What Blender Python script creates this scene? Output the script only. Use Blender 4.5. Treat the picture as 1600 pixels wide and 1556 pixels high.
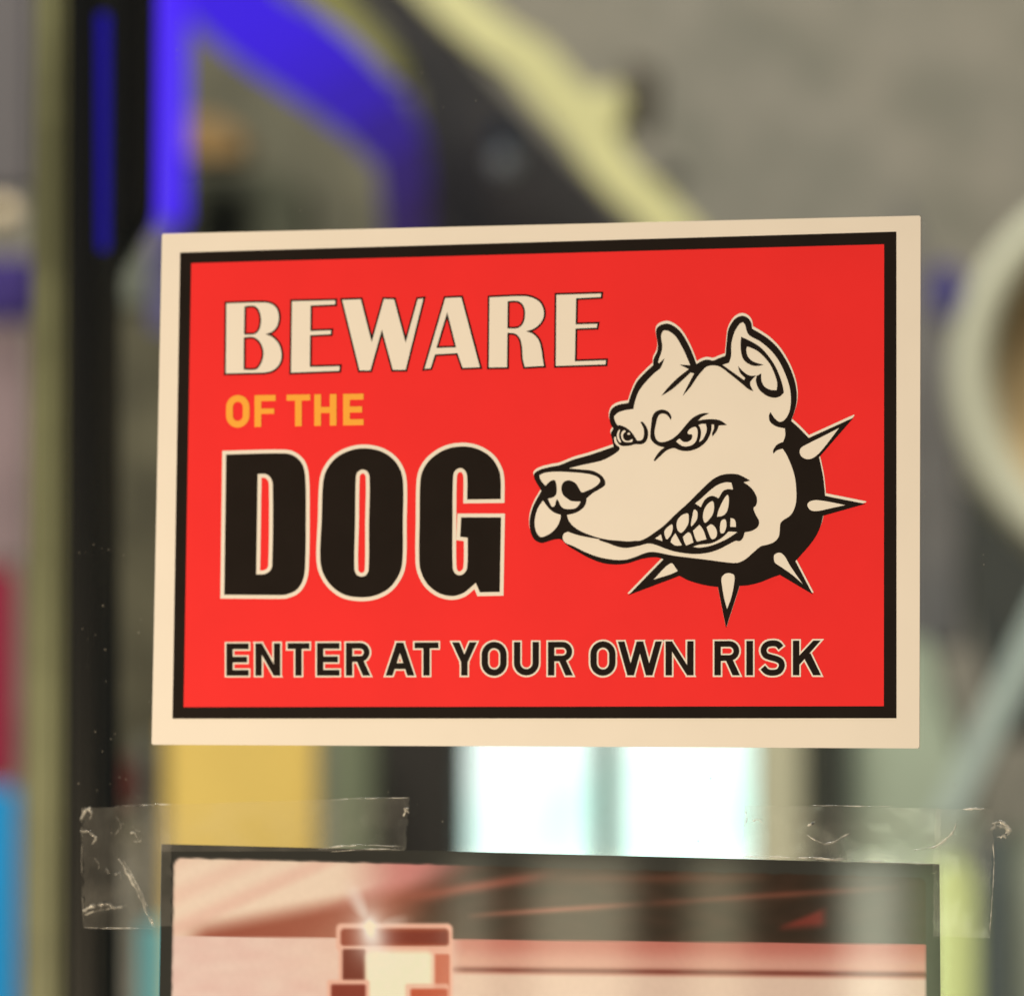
import bpy, bmesh, math, random
from mathutils import Vector, Matrix, noise
from mathutils.geometry import delaunay_2d_cdt

scene = bpy.context.scene
for o in list(bpy.data.objects):
    bpy.data.objects.remove(o)

# ------------------------------------------------------------------ camera
CAM = Vector((0.31969, -1.48563, -0.14974))
RIGHT = Vector((0.976774, 0.213936, 0.011982))
DOWN = Vector((-0.008586, 0.094953, -0.995445))
FWD = Vector((-0.214099, 0.972222, 0.094585))
FPX = 6200.0
cd = bpy.data.cameras.new('camera')
cam = bpy.data.objects.new('camera', cd)
scene.collection.objects.link(cam)
cam.matrix_world = Matrix(((RIGHT.x, -DOWN.x, -FWD.x, CAM.x),
                           (RIGHT.y, -DOWN.y, -FWD.y, CAM.y),
                           (RIGHT.z, -DOWN.z, -FWD.z, CAM.z),
                           (0, 0, 0, 1)))
cd.sensor_width = 36.0
cd.lens = FPX * 36.0 / 1600.0
cd.clip_start = 0.05
cd.clip_end = 100
cd.dof.use_dof = True
cd.dof.focus_distance = 1.487
cd.dof.aperture_fstop = 5.9          # about 24 mm of glass
scene.camera = cam

# ------------------------------------------------------------------ world, lamps, exposure
world = bpy.data.worlds.new('World')
scene.world = world
world.use_nodes = True
bg = world.node_tree.nodes['Background']
bg.inputs['Color'].default_value = (0.9, 0.95, 1.0, 1)
bg.inputs['Strength'].default_value = 0.03

def area_lamp(name, loc, target, size, power, color, size_y=None):
    l = bpy.data.lights.new(name, 'AREA')
    l.energy = power
    l.color = color
    l.size = size
    if size_y:
        l.shape = 'RECTANGLE'
        l.size_y = size_y
    o = bpy.data.objects.new(name, l)
    scene.collection.objects.link(o)
    o.location = loc
    d = Vector(target) - Vector(loc)
    o.rotation_euler = d.to_track_quat('-Z', 'Y').to_euler()
    return o

# warm shop lamp on the near side of the window, low to the left
area_lamp('warm_shop_lamp', (-0.95, -1.75, -0.85), (0, 0, 0), 0.5, 58, (1.0, 0.765, 0.50))
# unseen lamp added overhead to light the room behind the window
area_lamp('room_fill_lamp', (-0.75, 0.4, 4.8), (-0.9, 4.2, 0.1), 2.2, 500, (1.0, 0.97, 0.90))

scene.view_settings.view_transform = 'Standard'
scene.view_settings.look = 'None'
scene.view_settings.exposure = 0.0
scene.view_settings.gamma = 1.0
scene.cycles.use_denoising = True
scene.cycles.max_bounces = 8
scene.cycles.transparent_max_bounces = 16
scene.cycles.sample_clamp_indirect = 4.0

# ------------------------------------------------------------------ helpers
def P(u, v, y=0.0):
    """point of the vertical plane at depth y seen along the drawing ray (u, v)"""
    d = FWD + RIGHT * ((u - 800.0) / FPX) + DOWN * ((v - 778.0) / FPX)
    return CAM + d * ((y - CAM.y) / d.y)

def lin(c):
    return tuple((x / 255 / 12.92) if x / 255 <= 0.04045 else ((x / 255 + 0.055) / 1.055) ** 2.4 for x in c)

def link(o, parent=None):
    scene.collection.objects.link(o)
    if parent:
        o.parent = parent
        o.matrix_parent_inverse = parent_inv(parent)
    return o

def parent_inv(p):
    m = Matrix.Identity(4)
    q = p
    chain = []
    while q:
        chain.append(q)
        q = q.parent
    for q in reversed(chain):
        m = m @ q.matrix_parent_inverse @ Matrix.LocRotScale(q.location, q.rotation_euler, q.scale)
    return m.inverted()

def empty(name, loc, label, cat, group=None):
    o = bpy.data.objects.new(name, None)
    o.empty_display_size = 0.02
    o.location = loc
    link(o)
    o['label'] = label
    o['category'] = cat
    if group:
        o['group'] = group
    return o

def tag(o, label=None, cat=None, group=None, kind=None):
    if label: o['label'] = label
    if cat: o['category'] = cat
    if group: o['group'] = group
    if kind: o['kind'] = kind
    return o

def mesh_obj(name, verts, faces, mat, parent=None, smooth=False):
    me = bpy.data.meshes.new(name)
    me.from_pydata([tuple(v) for v in verts], [], faces)
    me.materials.append(mat)
    if smooth:
        for p in me.polygons: p.use_smooth = True
    me.update()
    o = bpy.data.objects.new(name, me)
    link(o, parent)
    return o

def clean(bm):
    bmesh.ops.recalc_face_normals(bm, faces=bm.faces[:])

def bm_obj(name, bm, mat, parent=None, smooth=False):
    clean(bm)
    me = bpy.data.meshes.new(name)
    bm.to_mesh(me)
    bm.free()
    me.materials.append(mat)
    if smooth:
        for p in me.polygons: p.use_smooth = True
    o = bpy.data.objects.new(name, me)
    link(o, parent)
    return o

# ------------------------------------------------------------------ materials
def principled(name, color, rough=0.5, spec=0.5, metal=0.0, coat=0.0, noise_amt=0.0, noise_scale=8.0,
               color2=None, bump=0.0, bump_scale=200.0, emit=None, emit_strength=0.0, stretch=None, detail=4.0):
    m = bpy.data.materials.new(name)
    m.use_nodes = True
    nt = m.node_tree
    b = nt.nodes['Principled BSDF']
    b.inputs['Base Color'].default_value = (*color, 1)
    b.inputs['Roughness'].default_value = rough
    b.inputs['Specular IOR Level'].default_value = spec
    b.inputs['Metallic'].default_value = metal
    b.inputs['Coat Weight'].default_value = coat
    tc = nt.nodes.new('ShaderNodeTexCoord')
    src = tc.outputs['Object']
    if stretch:
        mp = nt.nodes.new('ShaderNodeMapping')
        mp.inputs['Scale'].default_value = stretch
        nt.links.new(src, mp.inputs['Vector'])
        src = mp.outputs['Vector']
    if noise_amt > 0 or color2:
        n = nt.nodes.new('ShaderNodeTexNoise')
        n.inputs['Scale'].default_value = noise_scale
        n.inputs['Detail'].default_value = detail
        nt.links.new(src, n.inputs['Vector'])
        r = nt.nodes.new('ShaderNodeValToRGB')
        c2 = color2 or tuple(min(1, x * (1 + noise_amt)) for x in color)
        c1 = color if color2 else tuple(x * (1 - noise_amt) for x in color)
        r.color_ramp.elements[0].position = 0.35
        r.color_ramp.elements[1].position = 0.65
        r.color_ramp.elements[0].color = (*c1, 1)
        r.color_ramp.elements[1].color = (*c2, 1)
        nt.links.new(n.outputs['Fac'], r.inputs['Fac'])
        nt.links.new(r.outputs['Color'], b.inputs['Base Color'])
        if emit:
            nt.links.new(r.outputs['Color'], b.inputs['Emission Color'])
    if emit:
        b.inputs['Emission Color'].default_value = (*emit, 1)
        b.inputs['Emission Strength'].default_value = emit_strength
    if bump > 0:
        n2 = nt.nodes.new('ShaderNodeTexNoise')
        n2.inputs['Scale'].default_value = bump_scale
        n2.inputs['Detail'].default_value = 3
        nt.links.new(src, n2.inputs['Vector'])
        bp = nt.nodes.new('ShaderNodeBump')
        bp.inputs['Strength'].default_value = bump
        bp.inputs['Distance'].default_value = 0.001
        nt.links.new(n2.outputs['Fac'], bp.inputs['Height'])
        nt.links.new(bp.outputs['Normal'], b.inputs['Normal'])
    return m

WHITE = principled('sign_white', (0.80, 0.80, 0.80), 0.55, 0.3, noise_amt=0.012, noise_scale=30, bump=0.04, bump_scale=90)
RED = principled('sign_red', (0.82, 0.031, 0.036), 0.5, 0.10, noise_amt=0.02, noise_scale=25, bump=0.04, bump_scale=90)
INK = principled('sign_black', (0.0145, 0.0115, 0.011), 0.6, 0.04, noise_amt=0.06, noise_scale=60)
YELLOW = principled('sign_yellow', (0.88, 0.42, 0.05), 0.5, 0.25)

# ------------------------------------------------------------------ flat drawing tools
def ccw(p):
    a = sum(p[i][0] * p[(i + 1) % len(p)][1] - p[(i + 1) % len(p)][0] * p[i][1] for i in range(len(p)))
    return p if a > 0 else p[::-1]

def spl(pts, closed=True, n=5):
    """smooth line through points; a third value of 1 marks a corner"""
    N = len(pts)
    q = [Vector((p[0], p[1])) for p in pts]
    cor = [len(p) > 2 and p[2] for p in pts]
    out = []
    for i in range(N if closed else N - 1):
        j = (i + 1) % N
        a, b = q[i], q[j]
        L = (b - a).length
        if L < 1e-6:
            continue
        def tan(k, fwd):
            if cor[k] or (not closed and k in (0, N - 1)):
                return (b - a)
            pr, nx = q[k - 1], q[(k + 1) % N]
            d = (q[k] - pr).length + (nx - q[k]).length
            return (nx - pr) * (L / max(d, 1e-6))
        ma, mb = tan(i, 1), tan(j, 0)
        straight = (cor[i] and cor[j])
        k = 1 if straight else n
        for s in range(k):
            t = s / k
            h = (2*t**3 - 3*t**2 + 1, t**3 - 2*t**2 + t, -2*t**3 + 3*t**2, t**3 - t**2)
            v = a * h[0] + ma * h[1] + b * h[2] + mb * h[3]
            out.append((v.x, v.y))
    if not closed:
        out.append((q[-1].x, q[-1].y))
    return out

def region(solids, holes=()):
    """union of the solid outlines minus the holes -> vertices and triangles"""
    vc, fs = [], []
    for p in list(solids) + list(holes):
        p = ccw(p)
        fs.append(list(range(len(vc), len(vc) + len(p))))
        vc += [Vector(c) for c in p]
    ns = len(solids)
    r = delaunay_2d_cdt(vc, [], fs, 1, 1e-4)
    keep = []
    for f, src in zip(r[2], r[5]):
        if any(s < ns for s in src) and not any(s >= ns for s in src):
            keep.append(f)
    used = sorted({i for f in keep for i in f})
    idx = {k: i for i, k in enumerate(used)}
    return [r[0][k] for k in used], [[idx[i] for i in f] for f in keep]

def grow(poly, d):
    """pieces that widen an outline by d on both sides, with mitred corners"""
    out = []
    n = len(poly)
    V = [Vector(p) for p in poly]
    for i in range(n):
        a, b, c = V[i - 1], V[i], V[(i + 1) % n]
        if (c - b).length < 1e-5 or (b - a).length < 1e-5:
            continue
        t2 = (c - b).normalized()
        n2 = Vector((-t2.y, t2.x)) * d
        out.append([tuple(b + n2), tuple(b - n2), tuple(c - n2), tuple(c + n2)])
        t1 = (b - a).normalized()
        n1 = Vector((-t1.y, t1.x)) * d
        cr = t1.x * t2.y - t1.y * t2.x
        s = -1 if cr > 0 else 1
        m = (n1 + n2)
        if m.length > d * 0.6 and abs(cr) > 0.02:
            mm = m.normalized() * (d * d / (m.length / 2)) * s
            out.append([tuple(b), tuple(b + n1 * s), tuple(b + mm), tuple(b + n2 * s)])
        elif m.length <= d * 0.6:
            out.append([tuple(b), tuple(b + n1 * s), tuple(b + (t1 - t2).normalized() * d * 1.3), tuple(b + n2 * s)])
    return out

def stroke(pts, w, closed=False):
    V = [Vector(p) for p in pts]
    n = len(V)
    out = []
    L, R = [], []
    for i in range(n):
        if closed:
            t = (V[(i + 1) % n] - V[i - 1]).normalized()
        else:
            t = (V[min(i + 1, n - 1)] - V[max(i - 1, 0)]).normalized()
        nn = Vector((-t.y, t.x)) * (w / 2)
        L.append(tuple(V[i] + nn)); R.append(tuple(V[i] - nn))
    for i in range(n if closed else n - 1):
        j = (i + 1) % n
        out.append([L[i], L[j], R[j], R[i]])
    return out

SHEET_Y = -0.0013
def printed(name, solids, holes, layer, mat, parent, y0=SHEET_Y):
    v, f = region(solids, holes)
    y = y0 - layer * 0.00008
    pts = [P(a.x, a.y, y0) for a in v]
    pts = [Vector((p.x, y, p.z)) for p in pts]
    # make the faces look at the viewer (-y)
    ff = []
    for t in f:
        a, b, c = (pts[k] for k in t[:3])
        ff.append(t if (b - a).cross(c - a).y < 0 else t[::-1])
    return mesh_obj(name, pts, ff, mat, parent)

def crop(ox, oy, s):
    return lambda pts: [(ox + p[0] * s, oy + p[1] * s) + tuple(p[2:]) for p in pts]
cA = crop(820, 470, 280 / 1556); cB = crop(1080, 470, 280 / 1556)
cC = crop(820, 700, 280 / 1556); cD = crop(1080, 720, 280 / 1556)
cE = crop(1000, 625, 140 / 1600); cF = crop(945, 640, 80 / 1556)
cG = crop(825, 720, 140 / 1556); cM = crop(1000, 735, 0.125)
c1 = crop(340, 440, 0.2); c2 = crop(640, 440, 0.2); c3 = crop(330, 680, 470 / 1600)

# ------------------------------------------------------------------ the window pane
def glass_material():
    m = bpy.data.materials.new('window_glass')
    m.use_nodes = True
    nt = m.node_tree
    nt.nodes.clear()
    out = nt.nodes.new('ShaderNodeOutputMaterial')
    mix = nt.nodes.new('ShaderNodeMixShader')
    tr = nt.nodes.new('ShaderNodeBsdfTransparent')
    tr.inputs['Color'].default_value = (0.965, 0.98, 0.965, 1)
    gl = nt.nodes.new('ShaderNodeBsdfGlossy')
    gl.inputs['Roughness'].default_value = 0.0
    fr = nt.nodes.new('ShaderNodeFresnel')
    fr.inputs['IOR'].default_value = 1.5
    nt.links.new(fr.outputs[0], mix.inputs[0])
    nt.links.new(tr.outputs[0], mix.inputs[1])
    nt.links.new(gl.outputs[0], mix.inputs[2])
    nt.links.new(mix.outputs[0], out.inputs['Surface'])
    return m

def box_bm(x0, x1, y0, y1, z0, z1):
    bm = bmesh.new()
    v = [bm.verts.new((x, y, z)) for x in (x0, x1) for y in (y0, y1) for z in (z0, z1)]
    for q in ((0, 1, 3, 2), (4, 6, 7, 5), (0, 4, 5, 1), (2, 3, 7, 6), (0, 2, 6, 4), (1, 5, 7, 3)):
        bm.faces.new([v[i] for i in q])
    return bm

pane = bm_obj('window_pane', box_bm(-0.55, 0.55, 0.0, 0.006, -0.55, 0.55), glass_material())
tag(pane, 'clear glass window pane carrying the red dog sign and the taped poster', 'window')

def D(y):
    """room depth in metres"""
    return y * 1.6 if y > 1.0 else y
def PB(u, v, y):
    return P(u, v, D(y))

# ------------------------------------------------------------------ prisms for the things behind the glass
def prism(name, pts, y, depth, mat, parent=None, bevel=0.004, origin=False):
    """a solid slab: an outline standing at depth y with real thickness"""
    bm = bmesh.new()
    fr = [bm.verts.new(PB(u, v, y)) for u, v in pts]
    bm.faces.new(fr)
    r = bmesh.ops.extrude_face_region(bm, geom=bm.faces[:])
    bmesh.ops.translate(bm, verts=[e for e in r['geom'] if isinstance(e, bmesh.types.BMVert)], vec=(0, depth, 0))
    clean(bm)
    if bevel:
        bmesh.ops.bevel(bm, geom=bm.edges[:], offset=bevel, segments=2, affect='EDGES', clamp_overlap=True)
    return bm_obj(name, bm, mat, parent)

def rect(u0, v0, u1, v1):
    return [(u0, v0), (u1, v0), (u1, v1), (u0, v1)]

# --- the setting behind the glass
wall_mat = principled('rough_plaster', (0.222, 0.205, 0.165), 0.9, 0.2, color2=(0.310, 0.275, 0.225), noise_scale=9,
                      bump=0.15, bump_scale=40, detail=6)
a, b = PB(-900, -900, 3.2), PB(2500, 2500, 3.2)
wall = bm_obj('wall_back', box_bm(a.x, b.x, D(3.2), D(3.2) + 0.15, b.z, a.z), wall_mat)
tag(wall, kind='structure')

M = {}
def mat(name, c, k=1.0, **kw):
    """surface colour from a seen colour under the room light"""
    if name not in M:
        M[name] = principled(name, tuple(min(0.85, x * k) for x in lin(c)), kw.pop('rough', 0.6), kw.pop('spec', 0.3), **kw)
    return M[name]

# dark door frame close behind the pane
fr = empty('door_frame', PB(165, 2200, 0.75), 'dark metal door frame upright with pale edge strip beside the red sign', 'door frame')
prism('post', rect(104, -700, 150, 2300), 0.75, 0.05, mat('frame_black', (26, 29, 34), 0.480, rough=0.4, spec=0.2), fr)
prism('post_web', [(150, -700), (232, -700), (222, 330), (168, 420), (160, 2300), (148, 2300)], 0.86, 0.03, mat('frame_dark', (34, 32, 30), 0.560, rough=0.5), fr)
prism('edge_strip', [(60, -700), (103, -700), (96, 900), (88, 2300), (30, 2300), (40, 900)], 0.77, 0.04,
      mat('strip_olive', (124, 128, 100), 1.059, rough=0.35, noise_amt=0.35, noise_scale=4, stretch=(1, 1, 1.5)), fr)

def led(name, c, s):
    m = bpy.data.materials.new(name)
    m.use_nodes = True
    b_ = m.node_tree.nodes['Principled BSDF']
    b_.inputs['Base Color'].default_value = (0.01, 0.008, 0.03, 1)
    b_.inputs['Specular IOR Level'].default_value = 0.05
    b_.inputs['Roughness'].default_value = 0.9
    b_.inputs['Emission Color'].default_value = (*c, 1)
    b_.inputs['Emission Strength'].default_value = s
    return m

lt = empty('led_light', PB(258, 380, 1.5), 'upright glowing blue light bar above the sign corner', 'light')
prism('diffuser', [(236, -150), (284, -150), (278, 345), (240, 345)], 1.5, 0.03, led('led_blue', (0.075, 0.02, 1.0), 1.15), lt)
prism('housing', [(232, -150), (288, -150), (280, 520), (236, 520)], 1.532, 0.02, mat('led_housing', (96, 92, 140), 1.200), lt)
tag(prism('blue_reflection', [(151, 20), (167, 20), (165, 390), (153, 390)], 0.728, 0.006, led('reflection_blue', (0.010, 0.003, 0.42), 0.7), bevel=0.001),
    'thin glowing strip standing in for a deep blue reflection on the dark door frame', 'light')  # emissive strip stands in for blue light reflected on the frame

bl = empty('blue_beam', PB(620, 380, 2.0), 'slanted beam glowing blue, bent downward at its lower end', 'beam')
lo = [(250, -15), (310, 32), (365, 80), (415, 115), (470, 152), (540, 202), (596, 255), (602, 330), (606, 520)]
up = [(380, -50), (425, 0), (475, 28), (522, 58), (570, 105), (618, 160), (645, 220), (652, 300), (652, 520)]
lo = [(u - 5, v + 6) for u, v in lo]
up = [(u + 9, v - 9) for u, v in up]
for i, g_ in enumerate((1.0, 0.97, 0.9, 0.76, 0.55, 0.30, 0.15, 0.09)):  # falloff of the blue light is put into stepped emission
    prism('light_segment', [lo[i], up[i], up[i + 1], lo[i + 1]], 2.0, 0.04,
          led('beam_blue_%d' % i, (0.028 + 0.020 * g_, 0.010 + .004 * (1 - g_), 0.85 * g_), 1.0), bl, bevel=0.0)
tag(prism('slanted_board', [(500, -80), (650, -80), (720, 70), (830, 190), (985, 350), (1080, 450), (1080, 640), (600, 640), (640, 300), (655, 150), (600, 40)], 2.2, 0.05,
          mat('panel_dark', (44, 40, 40), 0.787, noise_amt=0.3, noise_scale=10)), 'dark slanted board between the blue beam and the cream band', 'board')
tag(prism('olive_strip', [(435, -50), (495, -50), (585, 55), (632, 92), (636, 130), (606, 134), (556, 92)], 2.1, 0.03,
          mat('olive', (142, 138, 70), 0.900)), 'short olive slanted strip beside the blue beam', 'strip')
tag(prism('cream_band', [(590, -60), (700, -60), (748, 0), (800, 40), (850, 66), (905, 128), (930, 146), (948, 130), (972, 136), (976, 176), (962, 206), (985, 252), (1030, 290), (1086, 350), (1180, 460),
                         (1085, 460), (992, 345), (955, 312), (915, 268), (880, 216), (838, 172), (790, 112), (735, 78), (690, 40)], 2.05, 0.05,
          mat('cream', (222, 216, 158), 0.768, noise_amt=0.06, noise_scale=8)), 'pale cream slanted band with a short side branch above the sign', 'band')
tag(prism('wall_shading', [(262, -60), (700, -60), (700, 560), (262, 560)], 2.95, 0.05, mat('shading', (112, 107, 88), 0.8, noise_amt=0.25, noise_scale=9)),
    'added olive slab standing in for shade on the wall behind the blue beam', 'shading')  # slab added where the wall lies in shade, dimness put into its colour
tag(prism('tan_box', [(270, 175), (345, 188), (378, 215), (370, 245), (275, 248)], 2.7, 0.08, mat('tan', (138, 108, 66), 1.200)),
    'tan box on the wall under the blue beam', 'box')
tag(prism('green_box', [(285, 262), (430, 268), (470, 300), (470, 420), (285, 420)], 2.8, 0.08, mat('greygreen', (84, 84, 66), 0.800, noise_amt=0.3, noise_scale=12)),
    'dull green box under the tan box', 'box')
def ball(name, u, v, rpx, y, m, label=None, cat=None, squash=1.0, parent=None):
    c = PB(u, v, y)
    r = (PB(u + rpx, v, y) - c).length
    bm = bmesh.new()
    bmesh.ops.create_uvsphere(bm, u_segments=20, v_segments=12, radius=r)
    bmesh.ops.scale(bm, vec=(1, 1, squash), verts=bm.verts[:])
    bmesh.ops.translate(bm, vec=c, verts=bm.verts[:])
    return tag(bm_obj(name, bm, m, parent, smooth=True), label, cat)
bulb = empty('bulb', PB(793, 282, 2.12), 'small grey bulb with a blue cap in front of the dark slanted board', 'bulb')
ball('globe', 793, 255, 26, 2.12, mat('bulb_grey', (150, 155, 160), 0.9), parent=bulb)
ball('cap', 788, 212, 20, 2.12, mat('cap_blue', (40, 80, 120), 0.9), parent=bulb)
tag(prism('wall_bracket', [(975, 95), (1020, 105), (1016, 200), (985, 208)], 2.9, 0.06, mat('brown_dark', (72, 62, 48), 0.9)), 'dark brown bracket on the plaster wall beside the cream band', 'bracket')
tag(prism('wall_hook', [(1018, 250), (1062, 262), (1058, 285), (1020, 282)], 2.9, 0.05, mat('grey_dark', (76, 74, 66), 0.9)), 'small dark hook on the plaster wall below the bracket', 'hook')

# round dish with a thick pale rim
dish = empty('round_dish', PB(1829, 950, 2.0), 'round dish with thick pale rim and tan inside, right of the sign', 'dish')
dc = PB(1829, 590, 2.0)
px = (PB(1830, 590, 2.0) - dc).length
def lathe_y(name, prof, m, parent, seg=64):
    vs, fs = [], []
    n = len(prof)
    for i in range(seg):
        t = 2 * math.pi * i / seg
        for r, y in prof:
            vs.append((dc.x + math.cos(t) * r * px, dc.y + y, dc.z + math.sin(t) * r * px))
    for i in range(seg):
        for k in range(n - 1):
            j = (i + 1) % seg
            fs.append([i * n + k, j * n + k, j * n + k + 1, i * n + k + 1])
    return mesh_obj(name, vs, fs, m, parent, smooth=True)
lathe_y('rim', [(275, 0.02), (288, -0.012), (318, -0.022), (345, -0.012), (354, 0.02), (354, 0.05), (275, 0.05), (275, 0.02)], mat('dish_rim', (196, 194, 172), 0.997), dish)
lathe_y('bowl', [(276, 0.02), (200, 0.05), (100, 0.07), (0.5, 0.075)], mat('dish_tan', (150, 128, 92), 1.377, noise_amt=0.3, noise_scale=6), dish)

tag(prism('blue_bag', [(1452, 420), (1490, 408), (1506, 440), (1496, 490), (1460, 500)], 2.15, 0.05, mat('navy', (58, 52, 118), 1.0)), 'dark blue bag hanging beside the pale dish rim', 'bag')
tag(prism('grey_column', [(1400, 300), (1478, 470), (1500, 700), (1500, 1010), (1400, 1010)], 2.5, 0.08, mat('column_grey', (104, 100, 98), 0.950, noise_amt=0.15, noise_scale=8)),
    'grey column behind the right edge of the sign', 'column')
tag(prism('dark_cabinet', [(1500, 760), (1760, 760), (1760, 1150), (1560, 1150), (1512, 960)], 2.3, 0.1, mat('cabinet_dark', (66, 68, 64), 0.855)), 'dark cabinet under the round dish', 'cabinet')
tag(prism('pale_streak', [(1660, 850), (1690, 900), (1552, 1180), (1500, 1290), (1450, 1290), (1508, 1160)], 1.9, 0.03, mat('streak', (160, 172, 166), 1.300)), 'pale slanted streak below the round dish', 'streak')  # solid slab stands in for a pale hazy streak on the glass

# --- the row of uprights and lit panels under the sign
tag(prism('yellow_board', [(258, 1120), (492, 1120), (492, 1700), (258, 1700)], 1.55, 0.012, mat('yellow_board', (236, 178, 96), 1.350, noise_amt=0.08, noise_scale=6)),
    'plain yellow board behind the glass below the sign', 'board')
tag(prism('green_upright', rect(508, 1000, 578, 1750), 1.9, 0.05, mat('upright_green', (120, 124, 98), 1.300)), 'grey green upright beside the yellow board', 'post')
tag(prism('brown_upright', rect(578, 1000, 716, 1750), 2.0, 0.06, mat('upright_brown', (60, 54, 48), 0.900)), 'dark brown upright left of the lit window', 'post')

win = empty('lit_window', PB(940, 1750, 2.3), 'bright white lit window behind the glass below the sign', 'window')
def lit(name, s, sc):
    m = principled(name, (0.88, 1.0, 0.985), 0.4, 0.3, color2=(0.62, 0.93, 0.89), noise_scale=sc, emit=(1, 1, 1), emit_strength=s, detail=1.0)
    return m
LIT = lit('daylit_glass', 0.97, 7)
for (u0, u1) in ((720, 926), (962, 1172)):
    prism('pane', rect(u0, 1060, u1, 1760), 2.3, 0.012, LIT, win)
prism('mullion', rect(924, 1060, 964, 1760), 2.28, 0.012, mat('mullion_green', (112, 128, 110), 0.9), win)
prism('jamb', rect(708, 1060, 720, 1760), 2.28, 0.05, mat('jamb_green', (110, 140, 100), 0.9), win)

tag(prism('beige_upright', rect(1178, 1000, 1252, 1750), 2.0, 0.06, mat('upright_beige', (184, 180, 154), 1.100)), 'beige upright right of the lit window', 'post')
tag(prism('black_upright', rect(1256, 1000, 1318, 1750), 2.05, 0.05, mat('upright_black', (62, 64, 58), 1.125)), 'black upright beside the beige upright', 'post')
tag(prism('sage_cupboard', [(1318, 1000), (1450, 1000), (1520, 1280), (1440, 1800), (1318, 1800)], 2.1, 0.1, mat('sage', (150, 160, 142), 1.235, noise_amt=0.08, noise_scale=8)), 'sage green cupboard beside the black upright', 'cupboard')
tag(prism('lime_bottle', [(1452, 1385), (1470, 1345), (1500, 1345), (1524, 1390), (1524, 1800), (1452, 1800)], 1.7, 0.05, mat('lime', (206, 218, 150), 1.235)), 'pale lime bottle behind the poster corner', 'bottle')
tag(prism('slate_post', rect(1526, 1300, 1570, 1800), 1.9, 0.05, mat('slate', (86, 94, 94), 1.170)), 'slate grey post right of the lime bottle', 'post')
tag(prism('ivory_post', rect(1574, 1290, 1660, 1800), 1.95, 0.05, mat('ivory', (172, 176, 156), 1.235)), 'ivory post beside the slate post', 'post')

# --- left of the door frame: things hung in a narrow strip
tag(prism('mauve_board', rect(-120, -200, 46, 300), 1.9, 0.04, mat('mauve', (112, 106, 108), 0.807)), 'mauve grey board high up left of the door frame', 'board')
ball('globe_lamp', 4, 335, 22, 1.85, mat('globe', (236, 205, 172), 1.1), 'small cream globe left of the door frame', 'lamp')
tag(prism('purple_bag', rect(-120, 400, 48, 500), 1.9, 0.04, mat('purple', (66, 50, 124), 0.95)), 'purple bag below the cream globe', 'bag')
tag(prism('dusty_poster', rect(-120, 508, 42, 880), 1.9, 0.02, mat('dusty', (136, 116, 118), 1.050, noise_amt=0.15, noise_scale=8)), 'dusty mauve sheet above the crimson board', 'sheet')
tag(prism('crimson_board', rect(-120, 886, 18, 1222), 1.9, 0.03, mat('crimson', (156, 34, 66), 0.969)), 'crimson board left of the door frame', 'board')
tag(prism('cyan_board', rect(-120, 1230, 18, 1800), 1.9, 0.03, mat('cyan', (14, 136, 212), 1.520)), 'bright blue board under the crimson board', 'board')

# --- between the frame and the sign
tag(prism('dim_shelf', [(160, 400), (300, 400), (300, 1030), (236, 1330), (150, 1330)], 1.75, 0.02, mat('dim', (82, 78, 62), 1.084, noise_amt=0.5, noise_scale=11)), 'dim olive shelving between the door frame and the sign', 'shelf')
tag(prism('grey_bag', rect(176, 385, 236, 480), 1.6, 0.04, mat('greybag', (104, 108, 98), 1.170)), 'grey bag on the dim shelving', 'bag')
tag(prism('red_box', rect(150, 1185, 206, 1262), 1.6, 0.05, mat('redbox', (86, 36, 28), 1.170)), 'dark red box at the foot of the dim shelving', 'box')
tag(prism('ash_post', [(212, 1150), (243, 1150), (249, 1800), (205, 1800)], 1.65, 0.008, mat('ash', (122, 122, 112), 1.170)), 'ash grey post left of the yellow board', 'post')
tag(prism('teal_tin', rect(222, 1440, 262, 1800), 1.55, 0.05, mat('teal', (100, 176, 186), 1.170)), 'teal tin beside the poster edge', 'tin')

# ------------------------------------------------------------------ THE SIGN
sc_ = P(838, 1166, 0)
sign = empty('warning_sign', (sc_.x, 0, sc_.z), 'red warning sign with snarling dog head, cream border, on the window glass', 'sign')
W, H = 0.30, 0.30 / 1.49
bm = box_bm(-W / 2, W / 2, SHEET_Y, -0.0001, -H / 2, H / 2)
bmesh.ops.bevel(bm, geom=[e for e in bm.edges if abs(e.verts[0].co.y - e.verts[1].co.y) > 1e-4], offset=0.0004, segments=2, affect='EDGES')
bm_obj('sheet', bm, WHITE, sign)
bo = [(281.5, 395), (1400.5, 362.3), (1400.7, 1121.8), (269.5, 1122.5)]
bi = [(299, 411.5), (1381.5, 382), (1381, 1103), (287, 1104.5)]
printed('border', [bo], [bi], 1, INK, sign)
printed('red_panel', [bi], [], 1, RED, sign)

def letter(outer, holes, fill, rim=None, d=0):
    v = printed('letter', [outer], holes, 3, fill, sign)
    if rim:
        pieces = [outer]
        for r in [outer] + list(holes): pieces += grow(r, d)
        # keep the counters open: their inside, shrunk by the rim, stays red
        vv = printed_rim(outer, holes, d, rim, v)
    return v

def printed_rim(outer, holes, d, mat_, parent):
    v, f = region([outer], holes)
    base = [[(v[i].x, v[i].y) for i in t] for t in f]
    pieces = base + grow(outer, d)
    for h in holes: pieces += grow(h, d)
    return printed('letter_outline', pieces, [], 2, mat_, parent)

def L(pts, c, smooth=True):
    q = c(pts)
    return spl(q, True, 5) if smooth else [(p[0], p[1]) for p in q]

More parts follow.
